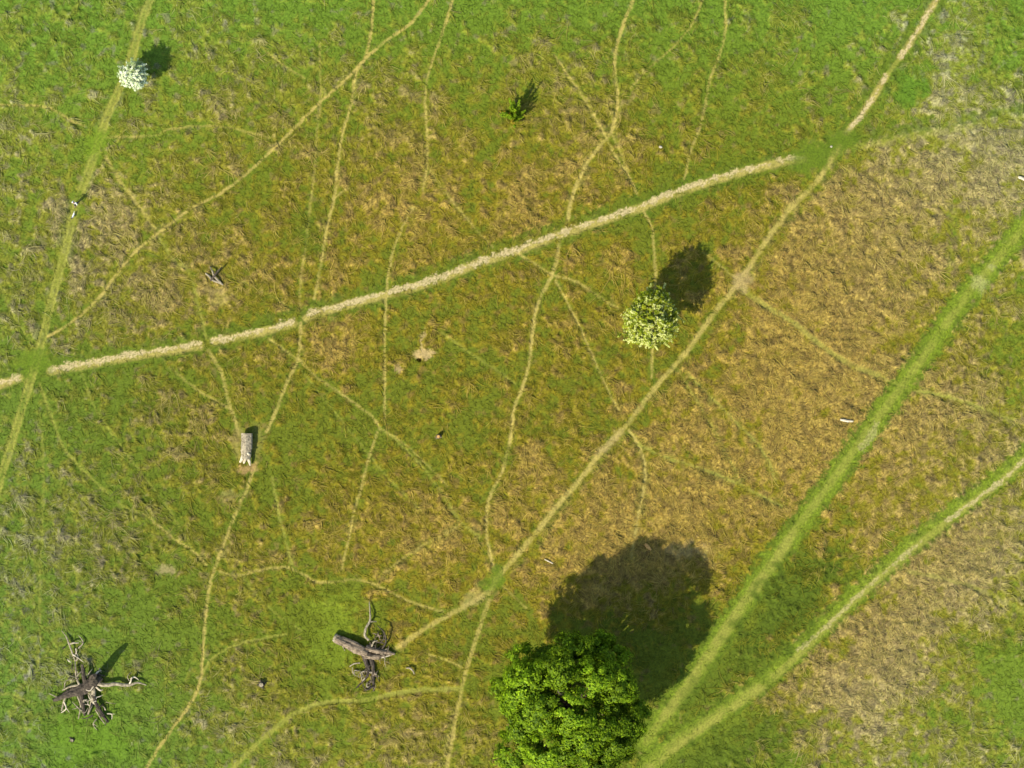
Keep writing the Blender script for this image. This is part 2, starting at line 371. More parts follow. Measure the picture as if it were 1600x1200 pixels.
pid = np.full(shp, -1, np.int16); patha = np.zeros(shp, np.float32)
KC = {'green': rgb(.100, .140, .006), 'verge': DARKG, 'pale': rgb(.190, .190, .028), 'tan': rgb(.300, .240, .058), 'chalk': rgb(.345, .275, .130)}
pale_edge = rgb(.150, .185, .036)
for k, (pts, wd, kind, st) in enumerate(T):
    d = line_dist(pts, wd * 1.2 + 14)
    h = wd / 2
    if kind in ('green', 'verge'):
        m = 1 - sstep(h * 0.62, h * 1.1, d + 2.5 * n_clump + 2.0 * n_fine)
        if kind == 'verge': m = m * np.clip(0.75 + 0.35 * n_mid, 0.1, 1)
        flat = 0.32
    elif kind == 'chalk':
        m = (1 - sstep(h * 0.45, h * 0.95, d + (1.3 * n_fine + 1.6 * n_clump2 + 1.2 * n_mid) * min(1, (h / 5) ** 1.6))) * np.clip(0.9 + 0.3 * n_fine2, 0.2, 1)
        flat = 0.95
    else:
        m = (1 - sstep(h * 0.35, h * 1.25, d + 0.35 * n_fine)) * np.clip(0.92 + (0.35 if wd > 12 else 0.2) * n_mid + (0.2 if wd > 12 else 0.08) * n_fine2, 0.15, 1.05)
        flat = 0.85
    m = np.clip(m, 0, 1) * st
    c = KC[kind]
    if kind == 'pale': c = lerp(c, pale_edge, sstep(0.9, 1.5, edge))
    if kind in ('green', 'verge'): c = c * lerp(rgb(1, 1, 1), rgb(1.05, 1.08, 1.3), sstep(0.3, 1.2, edge)) * (1 + 0.10 * n_fine[..., None])  # tracks and verges take the painted lens shading too
    if kind == 'green': c = lerp(c, DARKG * lerp(1.0, 1.3, sstep(0.3, 1.2, edge)), (0.9 * sstep(0.36 * h, 0.8 * h, d + 2 * n_mid + 2 * n_clump))[..., None]) * (1 + 0.10 * n_fine2[..., None])
    if kind == 'chalk': c = c * (1 + 0.06 * n_fine2[..., None])
    col = lerp(col, c, m[..., None])
    rough = rough * (1 - m * flat)
    patha = np.maximum(patha, m * flat)
    if kind in ('pale', 'tan', 'chalk', 'green'):
        inside = d < max(h * 0.8, 2.0)
        keep = inside & ((pid < 0) | (kind != 'green'))
        pid[keep] = k
# cut and mown-looking or bare spots that belong to the turf itself
def spot(x, y, rx, ry, c, a=1.0, rot=0, flat=0.7):
    global col, rough, patha
    ang = math.radians(rot); wob = 0.14 * (rx + ry) * 0.5; dx, dy = QX - x + 1.5 * n_fine + wob * n_mid + 0.6 * wob * n_hue, QY - y + 1.5 * n_fine2 + wob * n_clump2
    u = (dx * math.cos(ang) + dy * math.sin(ang)) / rx; v = (-dx * math.sin(ang) + dy * math.cos(ang)) / ry
    m = (1 - sstep(0.35 if rx > 40 else 0.55, 1.25, np.sqrt(u * u + v * v))) * a
    col = lerp(col, rgb(*c), m[..., None]); rough = rough * (1 - flat * m); patha = np.maximum(patha, m * flat)
spot(1268, 247, 44, 30, DARKG * 1.15, 0.85, -25); spot(1318, 220, 26, 18, DARKG * 1.15, 0.8, -35)
spot(50, 566, 36, 22, DARKG * 1.3, 0.75, -10); spot(148, 226, 20, 30, DARKG * 1.7, 0.7, 15)
spot(772, 905, 12, 26, DARKG * 1.3, 0.8, 30)
spot(140, 1160, 85, 60, (.078, .142, .006), 0.8, 0, 0.25); spot(530, 950, 55, 34, (.112, .146, .006), 0.8, 0, 0.25)
spot(525, 1010, 45, 50, (.104, .142, .006), 0.75, 0, 0.25)
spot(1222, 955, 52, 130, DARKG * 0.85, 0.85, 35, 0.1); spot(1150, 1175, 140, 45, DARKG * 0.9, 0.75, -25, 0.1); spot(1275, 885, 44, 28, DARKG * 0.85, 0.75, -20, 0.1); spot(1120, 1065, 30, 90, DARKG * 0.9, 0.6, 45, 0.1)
spot(1480, 1120, 70, 10, DARKG * 1.2, 0.6, 20, 0.1); spot(1560, 1015, 90, 9, DARKG * 1.2, 0.6, 10, 0.1); spot(1420, 140, 24, 36, (.060, .125, .006), 0.7, 20, 0.1); spot(482, 362, 32, 34, DARKG, 0.55, 0, 0.1)
spot(258, 890, 14, 10, (.25, .19, .085), 0.6); spot(662, 552, 17, 9, (.34, .245, .10), 0.8, -10); spot(660, 530, 4, 22, (.28, .21, .08), 0.7, 5)
spot(624, 576, 8, 7, (.25, .18, .08), 0.7); spot(1530, 442, 14, 16, (.30, .28, .11), 0.4); spot(1550, 418, 7, 6, (.28, .27, .11), 0.35)
spot(386, 733, 16, 8, (.26, .16, .06), 0.7); spot(372, 690, 8, 30, (.22, .18, .05), 0.5); spot(400, 690, 14, 34, (.20, .17, .045), 0.35)
spot(357, 775, 16, 12, (.23, .18, .06), 0.4); spot(345, 462, 24, 14, (.25, .20, .06), 0.4)
spot(1160, 440, 22, 14, (.26, .19, .07), 0.7, -45); spot(955, 690, 26, 10, (.26, .20, .07), 0.6, -45)
spot(740, 935, 26, 12, (.26, .21, .07), 0.4, -30); spot(1072, 860, 60, 14, (.28, .21, .08), 0.35)

rough = np.clip(rough, 0.03, 1.3)
fade = sstep(0, 3, np.minimum.reduce([GX - X0, X1 - GX, GY - Y0, Y1 - GY]))
Z = (rough * (0.055 * n_clump + 0.016 * n_fine + 0.05 * n_mid) + 0.05 * np.clip(rough, 0, 1) - 0.04 * patha) * fade
Z[np.hypot((PX - 655) / 1.0, (PY - 562) / 0.8) < 4.0] -= 0.55            # mouth of the burrow
for k in range(2):                                                          # soften pit walls by one cell
    pass
Z = Z.astype(np.float32)

def ground_z(x, y):
    i = np.clip(((np.asarray(x) - X0) / RES).round().astype(int), 0, nx - 1)
    j = np.clip(((np.asarray(y) - Y0) / RES).round().astype(int), 0, ny - 1)
    return Z[j, i]
def field(A, x, y):
    i = np.clip(((x - X0) / RES).round().astype(int), 0, nx - 1); j = np.clip(((y - Y0) / RES).round().astype(int), 0, ny - 1)
    return A[j, i]

# ---- build the sheet: turf, and the walked lines cut out of it as objects of their own
V = np.stack([GX, GY, Z], -1).reshape(-1, 3)
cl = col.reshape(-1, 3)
ii, jj = np.meshgrid(np.arange(nx - 1), np.arange(ny - 1))
a = (jj * nx + ii).ravel()
Fq = np.stack([a, a + 1, a + 1 + nx, a + nx], 1)
fp = pid[:-1, :-1].ravel()
B = 4000.0
ring_v, ring_f = [], []
xs, ys = [-B, X0, X1, B], [-B, Y0, Y1, B]
rv = np.array([(x, y, 0.0) for y in ys for x in xs], np.float32)
for j in range(3):
    for i in range(3):
        if i == 1 and j == 1: continue
        q = j * 4 + i; ring_f.append((q, q + 1, q + 5, q + 4))
sel = fp < 0
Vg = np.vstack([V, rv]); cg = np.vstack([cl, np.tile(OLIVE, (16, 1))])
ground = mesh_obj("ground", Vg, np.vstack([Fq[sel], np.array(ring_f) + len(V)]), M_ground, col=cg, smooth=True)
tag(ground, kind="structure")
for k, (pts, wd, kind, st) in enumerate(T):
    s = fp == k
    if s.sum() < 12: continue
    f = Fq[s]; u, inv = np.unique(f, return_inverse=True)
    nm = "grass_track" if kind == 'green' else ("path" if wd >= 7 else "trail")
    o = mesh_obj(nm, V[u], inv.reshape(-1, 4), M_ground, col=cl[u], smooth=True)
    tag(o, kind="structure")

# ------------------------------------------------------------------ meadow grass (uncountable): lodged wisps and short tufts
def wisps(x, y, th, L, h, wd, bend, colr):
    n = len(x); ts = np.array([0, 0.3, 0.65, 1.0])
    dx, dy = np.cos(th), np.sin(th)
    pts = []
    for t in ts:
        cx = x + dx * L * t - dy * bend * L * t * t; cy = y + dy * L * t + dx * bend * L * t * t
        cz = ground_z(cx, cy) + 0.015 + h * (math.sin(math.pi * min(1, t * 0.9 + 0.08)))
        ww = wd * (1.0 - 0.7 * t) * 0.5
        tx, ty = dx - dy * 2 * bend * t, dy + dx * 2 * bend * t
        nn = np.hypot(tx, ty); px_, py_ = -ty / nn, tx / nn
        roll = 0.35 * ww
        pts.append(np.stack([cx + px_ * ww, cy + py_ * ww, cz + roll], -1)); pts.append(np.stack([cx - px_ * ww, cy - py_ * ww, cz - roll], -1))
    Vw = np.stack(pts, 1).reshape(-1, 3)
    b = (np.arange(n) * 8)[:, None]
    Fw = np.concatenate([b + np.array([0, 1, 3, 2]), b + np.array([2, 3, 5, 4]), b + np.array([4, 5, 7, 6])])
    g = np.repeat(colr, 8, 0) * np.tile(np.repeat(np.array([0.85, 1.0, 1.05, 1.0]), 2), n)[:, None]
    return Vw, Fw, g

XL, YL = 76.0, 60.5
flow = n_big * 0  # direction field of the lodged grass
ang = 0.9 * fft_noise(shp, RES, 3, 25, 11, 1.0) + 0.5 * fft_noise(shp, RES, 1, 5, 12, 0.8) - 0.6
# tussocks
NT = 26500
tx = rng.uniform(-XL, XL, NT); ty = rng.uniform(-YL, YL, NT)
rg = field(rough, tx, ty); dr = field(dry, tx, ty); pa = field(patha, tx, ty)
ok = (rng.random(NT) < np.clip(rg * 0.9 + 0.25 * dr, 0.02, 1)) & (pa < 0.25)
tx, ty, rg, dr = tx[ok], ty[ok], rg[ok], dr[ok]
per = 11
n = len(tx) * per
sc0 = np.repeat(np.exp(rng.normal(-0.1, 0.5, len(tx))), per)
cx = np.repeat(tx, per) + rng.normal(0, 0.30, n) * sc0; cy = np.repeat(ty, per) + rng.normal(0, 0.30, n) * sc0
th = field(ang, tx, ty) + rng.normal(0, 0.5, len(tx)); th = np.repeat(th, per) + rng.normal(0, 0.55, n)
th = np.where(np.repeat(rng.random(len(tx)) < 0.5, per), th, th - math.pi * 0.75)
sc = np.repeat(np.exp(rng.normal(-0.1, 0.38, len(tx))), per)
L = rng.uniform(0.4, 1.1, n) * sc; hh = rng.uniform(0.03, 0.12, n) * np.repeat(np.clip(rg + 0.3, 0.4, 1.2), per)
wd = rng.uniform(0.045, 0.11, n); bend = rng.normal(0, 0.35, n)
D = np.repeat(dr, per) + rng.normal(0, 0.35, n)
r = rng.random(n)[:, None]
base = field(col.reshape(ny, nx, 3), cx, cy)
straw = lerp(rgb(.27, .235, .046), rgb(.41, .36, .110), rng.random((n, 1)))
green = lerp(rgb(.145, .160, .010), rgb(.26, .255, .026), rng.random((n, 1)))
brown = lerp(rgb(.15, .112, .045), rgb(.24, .185, .085), rng.random((n, 1)))
dd = np.clip(D, -1, 1.5)[:, None]
cw = np.where(dd + (r - 0.5) * 0.9 > 0.28, straw, green)
cw = np.where((rng.random((n, 1)) < 0.14) & (dd > 0.1), brown, cw)
ed = field(edge[..., 0], cx, cy)[:, None]
cw = cw * lerp(rgb(1.07, 0.96, 0.80), rgb(1.04, 1.17, 1.8), sstep(0.12, 1.15, ed))  # painted lens shading repeated on the wisps
cw = cw * lerp(rgb(1, 1, 1), rgb(0.84, 0.95, 1.35), field(lower_left[..., 0], cx, cy)[:, None])
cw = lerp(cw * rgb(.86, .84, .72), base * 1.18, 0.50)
clear = (field(patha, cx, cy) < 0.22) & (field(patha, cx + np.cos(th) * L, cy + np.sin(th) * L) < 0.22) & (field(patha, cx + np.cos(th) * L * .5, cy + np.sin(th) * L * .5) < 0.22)
W1 = wisps(*[q[clear] for q in (cx, cy, th, L, hh, wd, bend, cw)])
# short turf tufts everywhere
n = 230000
cx = rng.uniform(-XL, XL, n); cy = rng.uniform(-YL, YL, n)
pa = field(patha, cx, cy); ok = pa < 0.10 + 0.3 * rng.random(n) ** 1.5
cx, cy = cx[ok], cy[ok]; n = len(cx)
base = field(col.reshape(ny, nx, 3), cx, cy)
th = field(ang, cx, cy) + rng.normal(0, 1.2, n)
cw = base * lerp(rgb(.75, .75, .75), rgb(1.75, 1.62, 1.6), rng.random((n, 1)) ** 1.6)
W2 = wisps(cx, cy, th, rng.uniform(0.22, 0.62, n), rng.uniform(0.03, 0.11, n), rng.uniform(0.035, 0.075, n), rng.normal(0, 0.4, n), cw)
Vw = np.vstack([W1[0], W2[0]]); Fw = np.vstack([W1[1], W2[1] + len(W1[0])]); cw = np.vstack([W1[2], W2[2]])
g = mesh_obj("meadow_grass", Vw, Fw, M_grass, col=np.clip(cw, 0.004, 0.8))
tag(g, "rough meadow grass of green blades and straw coloured tussocks between the trails", "grass", kind="stuff")

# ------------------------------------------------------------------ wood: tubes
def tube(pts, rad, sides=10, bumpy=0.12, seed=0, ridge=0.0, sub=3):
    p = np.array(pts, float); r_ = np.array(rad, float)
    # resample
    m = (len(p) - 1) * sub + 1
    t0 = np.arange(len(p)); t1 = np.linspace(0, len(p) - 1, m)
    if len(p) > 2:
        q = np.vstack([2 * p[0] - p[1], p, 2 * p[-1] - p[-2]]); out = []
        for t in t1:
            i = min(int(t), len(p) - 2); u = t - i; a_, b_, c_, d_ = q[i], q[i + 1], q[i + 2], q[i + 3]
            out.append(0.5 * (2 * b_ + (c_ - a_) * u + (2 * a_ - 5 * b_ + 4 * c_ - d_) * u * u + (3 * b_ - a_ - 3 * c_ + d_) * u ** 3))
        pp = np.array(out)
    else:
        pp = np.stack([np.interp(t1, t0, p[:, k]) for k in range(3)], 1)
    rr = np.interp(t1, t0, r_)
    g_ = np.random.default_rng(seed)
    Vt, n_ = [], len(pp)
    up = np.array([0, 0, 1.0])
    ph = g_.uniform(0, 6.28, 4)
    for i in range(n_):
        tg = pp[min(i + 1, n_ - 1)] - pp[max(i - 1, 0)]; tg = tg / (np.linalg.norm(tg) + 1e-9)
        if abs(tg[2]) > 0.95: up = np.array([1.0, 0, 0])
        s = np.cross(tg, up); s /= np.linalg.norm(s) + 1e-9; v = np.cross(s, tg)
        for k in range(sides):
            a_ = 2 * math.pi * k / sides
            q = rr[i] * (1 + bumpy * g_.uniform(-1, 1) + ridge * math.sin(5 * a_ + ph[0]) + ridge * 0.7 * math.sin(3 * a_ + ph[1] + 0.5 * i))
            Vt.append(pp[i] + q * (math.cos(a_) * s + math.sin(a_) * v))
    Vt = list(Vt); Ft, Tt = [], []
    for i in range(n_ - 1):
        for k in range(sides):
            k2 = (k + 1) % sides
            Ft.append((i * sides + k, i * sides + k2, (i + 1) * sides + k2, (i + 1) * sides + k))
    for e, i in ((0, 0), (1, n_ - 1)):
        c = len(Vt); Vt.append(pp[i] + (0.15 * rr[i] * g_.uniform(-1, 0.5)) * (pp[1] - pp[0] if i == 0 else pp[-1] - pp[-2]))
        for k in range(sides):
            k2 = (k + 1) % sides
            Tt.append((i * sides + k2, i * sides + k, c) if e == 0 else (i * sides + k, i * sides + k2, c))
    return np.array(Vt), np.array(Ft), np.array(Tt)

def merge(parts):
    Vs, Fs, Ts, o = [], [], [], 0
    for v, f, t in parts:
        Vs.append(v); Fs.append(f + o); Ts.append(t + o); o += len(v)
    return np.vstack(Vs), [np.vstack(Fs), np.vstack(Ts)]

def wood(name, specs, mat, parent=None, origin=(0, 0, 0), **kw):
    """specs: list of (points, radii) in metres relative to origin -> one mesh"""
    parts = [tube(p, r_, seed=i + 3, **kw) for i, (p, r_) in enumerate(specs)]
    v, f = merge(parts)
    return mesh_obj(name, v, f, mat, parent, smooth=False)

def pp3(pts, org):
    """photograph px + height (m) -> metres relative to the thing's base"""
    ox, oy = P(*org)
    out = []
    for q in pts:
        z = q[2] if len(q) > 2 else 0.1
        k = z * S / (F - z * S)
        x, y = P(800 + (q[0] - 800) / (1 + k), 600 + (q[1] - 600) / (1 + k))
        out.append((x - ox, y - oy, z))
    return out

# ------------------------------------------------------------------ trees
def quads(cent, nrm, size, aspect, col3, r_):
    """leaf quads: centre, facing normal, size"""
    n = len(cent)
    nrm = nrm / (np.linalg.norm(nrm, axis=1, keepdims=True) + 1e-9)
    h = r_.standard_normal((n, 3)); t = np.cross(nrm, h); t /= np.linalg.norm(t, axis=1, keepdims=True) + 1e-9
    b = np.cross(nrm, t)
    s = size[:, None]
    v = np.stack([cent - t * s, cent + b * s * aspect - nrm * s * 0.12, cent + t * s, cent - b * s * aspect - nrm * s * 0.12], 1).reshape(-1, 3)
    f = (np.arange(n) * 4)[:, None] + np.arange(4)
    return v, f, np.repeat(col3, 4, 0)

def unit(n, r_):
    v = r_.standard_normal((n, 3)); return v / np.linalg.norm(v, axis=1, keepdims=True)

def big_tree():
    r_ = np.random.default_rng(21)
    bx, by = P(884, 1079)
    root = empty("oak_tree", (bx, by, float(ground_z(bx, by))), "large broad dark green tree at the bottom edge, casting the biggest round shadow", "tree")
    zc, R, RZ = 10.3, 8.3, 6.2
    wood("trunk", [([(0, 0, -0.3), (0.1, 0.05, 2.0), (0.0, 0.1, 5.0), (0.15, 0, 8.0)], [0.95, 0.62, 0.52, 0.40])], M_bark, root, sides=14, ridge=0.05)
    lobes = []
    # lobes over the dome, a few low
    for k in range(40):
        zz = 1 - 1.38 * (k + 0.5) / 40; an = 2.39996 * k
        d = np.array([math.sqrt(1 - zz * zz) * math.cos(an), math.sqrt(1 - zz * zz) * math.sin(an), zz]) + 0.22 * r_.standard_normal(3)
        d /= np.linalg.norm(d)
        rad = 0.84 + 0.08 * r_.standard_normal()
        c = np.array([d[0] * R * rad * 0.86, d[1] * R * rad * 0.86, zc + d[2] * RZ * rad * 0.9])
        lr = r_.uniform(1.5, 2.7)
        lobes.append((c, lr, d))
    for k in range(9):
        an = 0.7 * k; lobes.append((np.array([3.6 * math.cos(an), 3.6 * math.sin(an), zc + 1.5 * math.sin(k * 2.1)]), 2.2, np.array([math.cos(an), math.sin(an), 0.5])))
    lobes.append((np.array([0.3, 0.2, zc + RZ * 0.75]), 2.4, np.array([0, 0, 1.0])))
    limbs = []
    for c, lr, d in lobes[:26]:
        z0 = r_.uniform(3.5, 7.5); mid = np.array([c[0] * 0.45, c[1] * 0.45, lerp(z0, c[2], 0.6)])
        limbs.append(([(0, 0, z0), tuple(mid), tuple(c)], [0.26, 0.16, 0.05]))
    for sp in limbs:
        v, f, t = tube(*sp, sides=7, seed=5); mesh_obj("limb", v, [f, t], M_bark, root)
    Vs, Fs, Cs, o = [], [], [], 0
    for c, lr, d in lobes:
        nc = int(26 * (lr / 2) ** 2)
        u = unit(nc, r_); u = u + 0.55 * d; u /= np.linalg.norm(u, axis=1, keepdims=True)
        cc = c + u * lr * r_.uniform(0.72, 1.08, (nc, 1))
        tone = r_.normal(1.0, 0.13)
        for q, un in zip(cc, u):
            m = int(r_.uniform(70, 120)); cr = r_.uniform(0.38, 0.75)
            w_ = unit(m, r_); pos = q + w_ * cr * r_.random((m, 1)) ** 0.4 * np.array([1, 1, 0.75])
            nm = w_ * 0.9 + un * 0.9 + np.array([0, 0, 0.25]) + 0.32 * r_.standard_normal((m, 3))
            base = lerp(rgb(.060, .120, .003), rgb(.215, .320, .008), r_.random((m, 1)) ** 1.3) * tone * r_.normal(1, 0.10)
            v, f, c_ = quads(pos, nm, r_.uniform(0.08, 0.19, m), 0.6, base, r_)
            Vs.append(v); Fs.append(f + o); Cs.append(c_); o += len(v)
    mesh_obj("crown", np.vstack(Vs), np.vstack(Fs), M_leaf, root, col=np.clip(np.vstack(Cs), .004, .5))

def hawthorn(px, py, zc, R, RZ, seed, label, nspray, white, leaf_a, leaf_b, bl_a, bl_b, nb=34, spray=(0.35, 0.75)):
    r_ = np.random.default_rng(seed)
    bx, by = P(px, py)
    root = empty("hawthorn_tree", (bx, by, float(ground_z(bx, by))), label, "tree")
    wood("trunk", [([(0, 0, -0.2), (0.08, 0.04, zc * 0.35), (-0.04, 0.06, zc * 0.75)], [0.05 * R + 0.1, 0.035 * R + 0.07, 0.02 * R + 0.05])], M_bark, root, sides=9, ridge=0.06)
    Vs, Fs, Cs = {0: [], 1: []}, {0: [], 1: []}, {0: [], 1: []}; off = {0: 0, 1: 0}
    lump = unit(13, r_)
    lamp = r_.uniform(-0.24, 0.20, 13)
    tips = []
    for s in range(nspray):
        u = unit(1, r_)[0]
        if u[2] < -0.55: continue
        k = 1 + sum(a_ * math.exp(-3.5 * (1 - float(u @ l))) for a_, l in zip(lamp, lump))
        k *= 1 + 0.10 * math.sin(3 * math.atan2(u[1], u[0]) + seed) + 0.05 * math.sin(7 * math.atan2(u[1], u[0]) + 2 * seed)
        rr = k * (r_.uniform(0.70, 1.0) if r_.random() < 0.93 else r_.uniform(1.0, 1.18)) if r_.random() < 0.8 else k * r_.uniform(0.4, 0.75)
        c = np.array([u[0] * R * rr, u[1] * R * rr, zc + u[2] * RZ * rr])
        d = u * 0.9 + 0.75 * unit(1, r_)[0] + np.array([0, 0, 0.1]); d /= np.linalg.norm(d)
        L_ = r_.uniform(*spray); m = nb
        t = r_.random((m, 1))
        pos = c + d * L_ * (t - 0.5) + r_.standard_normal((m, 3)) * 0.055
        nm = unit(m, r_) * 0.55 + np.array([0, 0, 0.7]) + u * 0.7
        south = 0.5 - 0.5 * (u[1] * 0.95 - 0.1 * u[0])  # more blossom southward, partly real, partly painting the sunlit side
        isb = r_.random(m) < (0.72 if r_.random() < white * lerp(0.3, 1.35, south) else 0.10); sq = r_.random()
        if len(tips) < 14 and u[2] > -0.2: tips.append(c)
        for b in (0, 1):
            mk = isb == bool(b)
            if not mk.any(): continue
            q = np.clip(sq + 0.2 * r_.standard_normal((mk.sum(), 1)), 0, 1)
            cc = lerp(rgb(*(bl_a if b else leaf_a)), rgb(*(bl_b if b else leaf_b)), q) * r_.normal(1, 0.08)
            v, f, c_ = quads(pos[mk], nm[mk], r_.uniform(0.05, 0.105, mk.sum()), 0.75, cc, r_)
            Vs[b].append(v); Fs[b].append(f + off[b]); Cs[b].append(c_); off[b] += len(v)
    for c in tips:
        v, f, t = tube([(0, 0, zc * 0.4), tuple(np.array([c[0] * 0.5, c[1] * 0.5, lerp(zc * 0.5, c[2], 0.6)])), tuple(c)], [0.022 * R + 0.03, 0.012 * R + 0.02, 0.02], sides=6, seed=4)
        mesh_obj("limb", v, [f, t], M_bark, root)
    mesh_obj("crown", np.vstack(Vs[0]), np.vstack(Fs[0]), M_leaf, root, col=np.clip(np.vstack(Cs[0]), .004, .8))
    mesh_obj("blossom", np.vstack(Vs[1]), np.vstack(Fs[1]), M_blossom, root, col=np.clip(np.vstack(Cs[1]), .004, .8))

def sapling():
    r_ = np.random.default_rng(33)
    bx, by = P(802, 183)
    root = empty("young_shrub", (bx, by, float(ground_z(bx, by))), "small sparse yellow-green shrub in the open grass, throwing a spiky dark shadow", "shrub")
    stems, Vs, Fs, Cs, o = [], [], [], [], 0
    for i in range(34):
        a_ = r_.uniform(0, 6.283); ln = r_.uniform(1.6, 4.4); out = r_.uniform(0.2, 1.75) * (0.62 + 0.1 * ln)
        p = np.array([(0.12 * math.cos(a_), 0.12 * math.sin(a_), -0.1), (out * 0.55 * math.cos(a_), out * 0.55 * math.sin(a_), ln * 0.5), (out * math.cos(a_ + 0.2), out * math.sin(a_ + 0.2), ln)])
        stems.append(p)
        m = 130; t = r_.uniform(0.25, 1, m)
        pos = np.where(t[:, None] < 0.5, lerp(p[0], p[1], t[:, None] * 2), lerp(p[1], p[2], t[:, None] * 2 - 1)) + r_.standard_normal((m, 3)) * 0.17 * (1.15 - t[:, None])
        cc = lerp(rgb(.10, .18, .004), rgb(.22, .31, .008), r_.random((m, 1)))
        if i % 7 == 0: cc = lerp(rgb(.26, .18, .01), rgb(.22, .20, .015), r_.random((m, 1)))
        v, f, c_ = quads(pos, unit(m, r_) + np.array([0, 0, 1.0]), r_.uniform(0.07, 0.14, m), 0.6, cc, r_)
        Vs.append(v); Fs.append(f + o); Cs.append(c_); o += len(v)
    for p in stems:
        v, f, t = tube([tuple(x) for x in p], [0.035, 0.024, 0.012], sides=5, seed=1); mesh_obj("stem", v, [f, t], M_bark, root)
    mesh_obj("foliage", np.vstack(Vs), np.vstack(Fs), M_leaf, root, col=np.vstack(Cs))

big_tree()
hawthorn(1012, 500, 6.2, 2.75, 2.6, 41, "rounded hawthorn in cream and lime blossom beside the worn tan path, right of centre", 1250, 0.46,
         (.13, .18, .005), (.30, .33, .016), (.38, .42, .085), (.56, .57, .20), nb=46, spray=(0.4, 0.95))
hawthorn(216, 124, 2.9, 1.45, 1.35, 42, "small whitish-green blossoming hawthorn beside the upper end of the left track", 400, 0.95,
         (.24, .32, .10), (.42, .50, .22), (.52, .60, .34), (.76, .79, .54), nb=44, spray=(0.4, 0.8))
sapling()

# ------------------------------------------------------------------ fallen wood
def thing_at(name, px, py, label, cat, group=None, dz=0.0):
    x, y = P(px, py)
    return empty(name, (x, y, float(ground_z(x, y)) + dz), label, cat, group)

def twigs(t, centres, n, seed, mats, rad=0.045, ln=(0.5, 1.3), spread=0.5):
    r_ = np.random.default_rng(seed)
    for i in range(n):
        c = np.array(centres[i % len(centres)], float) + np.append(r_.normal(0, spread, 2), 0)
        a_ = r_.uniform(0, 6.283); L_ = r_.uniform(*ln); zz = max(0.08, c[2] + r_.uniform(-0.1, 0.25))
        d = np.array([math.cos(a_), math.sin(a_), 0]) * L_; k = np.array([-d[1], d[0], 0]) * r_.normal(0, 0.3)
        pts = [tuple(np.array([c[0], c[1], zz])), tuple(np.array([c[0], c[1], zz + 0.12]) + d * 0.4 + k), tuple(np.array([c[0], c[1], zz + 0.02]) + d * 0.75 + k * 0.6), tuple(np.array([c[0], c[1], max(0.03, zz - 0.15)]) + d)]
        q = rad * r_.uniform(0.6, 1.7)
        parts = [tube(pts, [q * 1.2, q, q * 0.8, q * 0.35], sides=6, seed=i)]
        if i % 2: parts.append(tube([pts[1], tuple(np.array(pts[1]) + 0.25 * d + 0.4 * np.array([-d[1], d[0], 0.2 * L_]))], [q * 0.7, q * 0.3], sides=5, seed=i))
        v, f = merge(parts)
        mesh_obj("twig", v, f, mats[i % len(mats)], t)

# fallen grey-brown tree, bottom centre
o_ = (570, 1018)
t = thing_at("fallen_tree", *o_, "fallen grey-brown tree with split furrowed trunk and broken limbs, near bottom centre", "fallen tree")
wood("trunk", [(pp3([(524, 997, .46), (540, 1004, .5), (556, 1012, .5), (574, 1020, .45)], o_), [0.46, 0.52, 0.56, 0.46])], M_greybark, t, sides=18, ridge=0.10, bumpy=0.05, sub=5)
v, f, tt = tube(pp3([(521.5, 995.5, .46), (525, 997, .46)], o_), [0.42, 0.49], sides=16, seed=2, bumpy=0.06)
mesh_obj("broken_end", v, [f, tt], M_bleached, t)
for pts, rad in [([(572, 1012, .5), (590, 1017, .55), (604, 1019, .4), (617, 1022, .2)], [.36, .30, .22, .10]),
                 ([(570, 1023, .4), (585, 1026, .4), (600, 1024, .3), (612, 1023, .15)], [.38, .34, .24, .08])]:
    v, f, tt = tube(pp3(pts, o_), rad, sides=12, seed=9, ridge=0.12); mesh_obj("split_bough", v, [f, tt], M_greybark, t)
for pts, rad, mt in [([(576, 1000, .5), (570, 993, .7), (572, 981, .9), (578, 970, .8), (578, 955, .6), (577, 940, .2)], [.13, .13, .12, .11, .09, .04], M_bleached),
                     ([(576, 972, .8), (583, 971, .7), (588, 971, .5)], [.08, .07, .05], M_bleached),
                     ([(568, 1022, .3), (572, 1035, .35), (576, 1048, .3), (571, 1060, .25), (557, 1075, .1)], [.30, .26, .20, .14, .07], M_charred),
                     ([(578, 1025, .3), (583, 1042, .35), (583, 1060, .3), (584, 1080, .1)], [.26, .22, .16, .07], M_charred),
                     ([(570, 1020, .3), (571, 1030, .35), (572, 1040, .15)], [.16, .14, .08], M_bleached),
                     ([(588, 1028, .4), (598, 1027, .45), (609, 1024, .3)], [.10, .10, .06], M_pale),
                     ([(580, 1012, .5), (584, 1003, .9), (590, 1001, .8)], [.10, .09, .05], M_bleached),
                     ([(596, 1015, .4), (603, 1003, .9), (600, 988, 1.2), (590, 978, 1.0)], [.10, .09, .07, .04], M_charred),
                     ([(532, 1004, .3), (536, 1011, .2), (539, 1017, .05)], [.07, .05, .03], M_bleached),
                     ([(575, 1050, .3), (586, 1052, .4), (588, 1056, .2)], [.12, .10, .06], M_bleached),
                     ([(566, 1064, .25), (573, 1057, .3), (574, 1052, .3)], [.10, .10, .06], M_bleached)]:
    v, f, tt = tube(pp3(pts, o_), rad, sides=8, seed=6); mesh_obj("branch", v, [f, tt], mt, t)

cen = pp3([(575, 1035, .3), (583, 1050, .3), (572, 1060, .25), (590, 1008, .5), (598, 1000, .5), (604, 1018, .4), (578, 1070, .2), (586, 1030, .4), (566, 1050, .2)], o_)
twigs(t, cen, 34, 3, [M_charred, M_greybark, M_bleached], 0.05, (0.5, 1.5), 0.45)

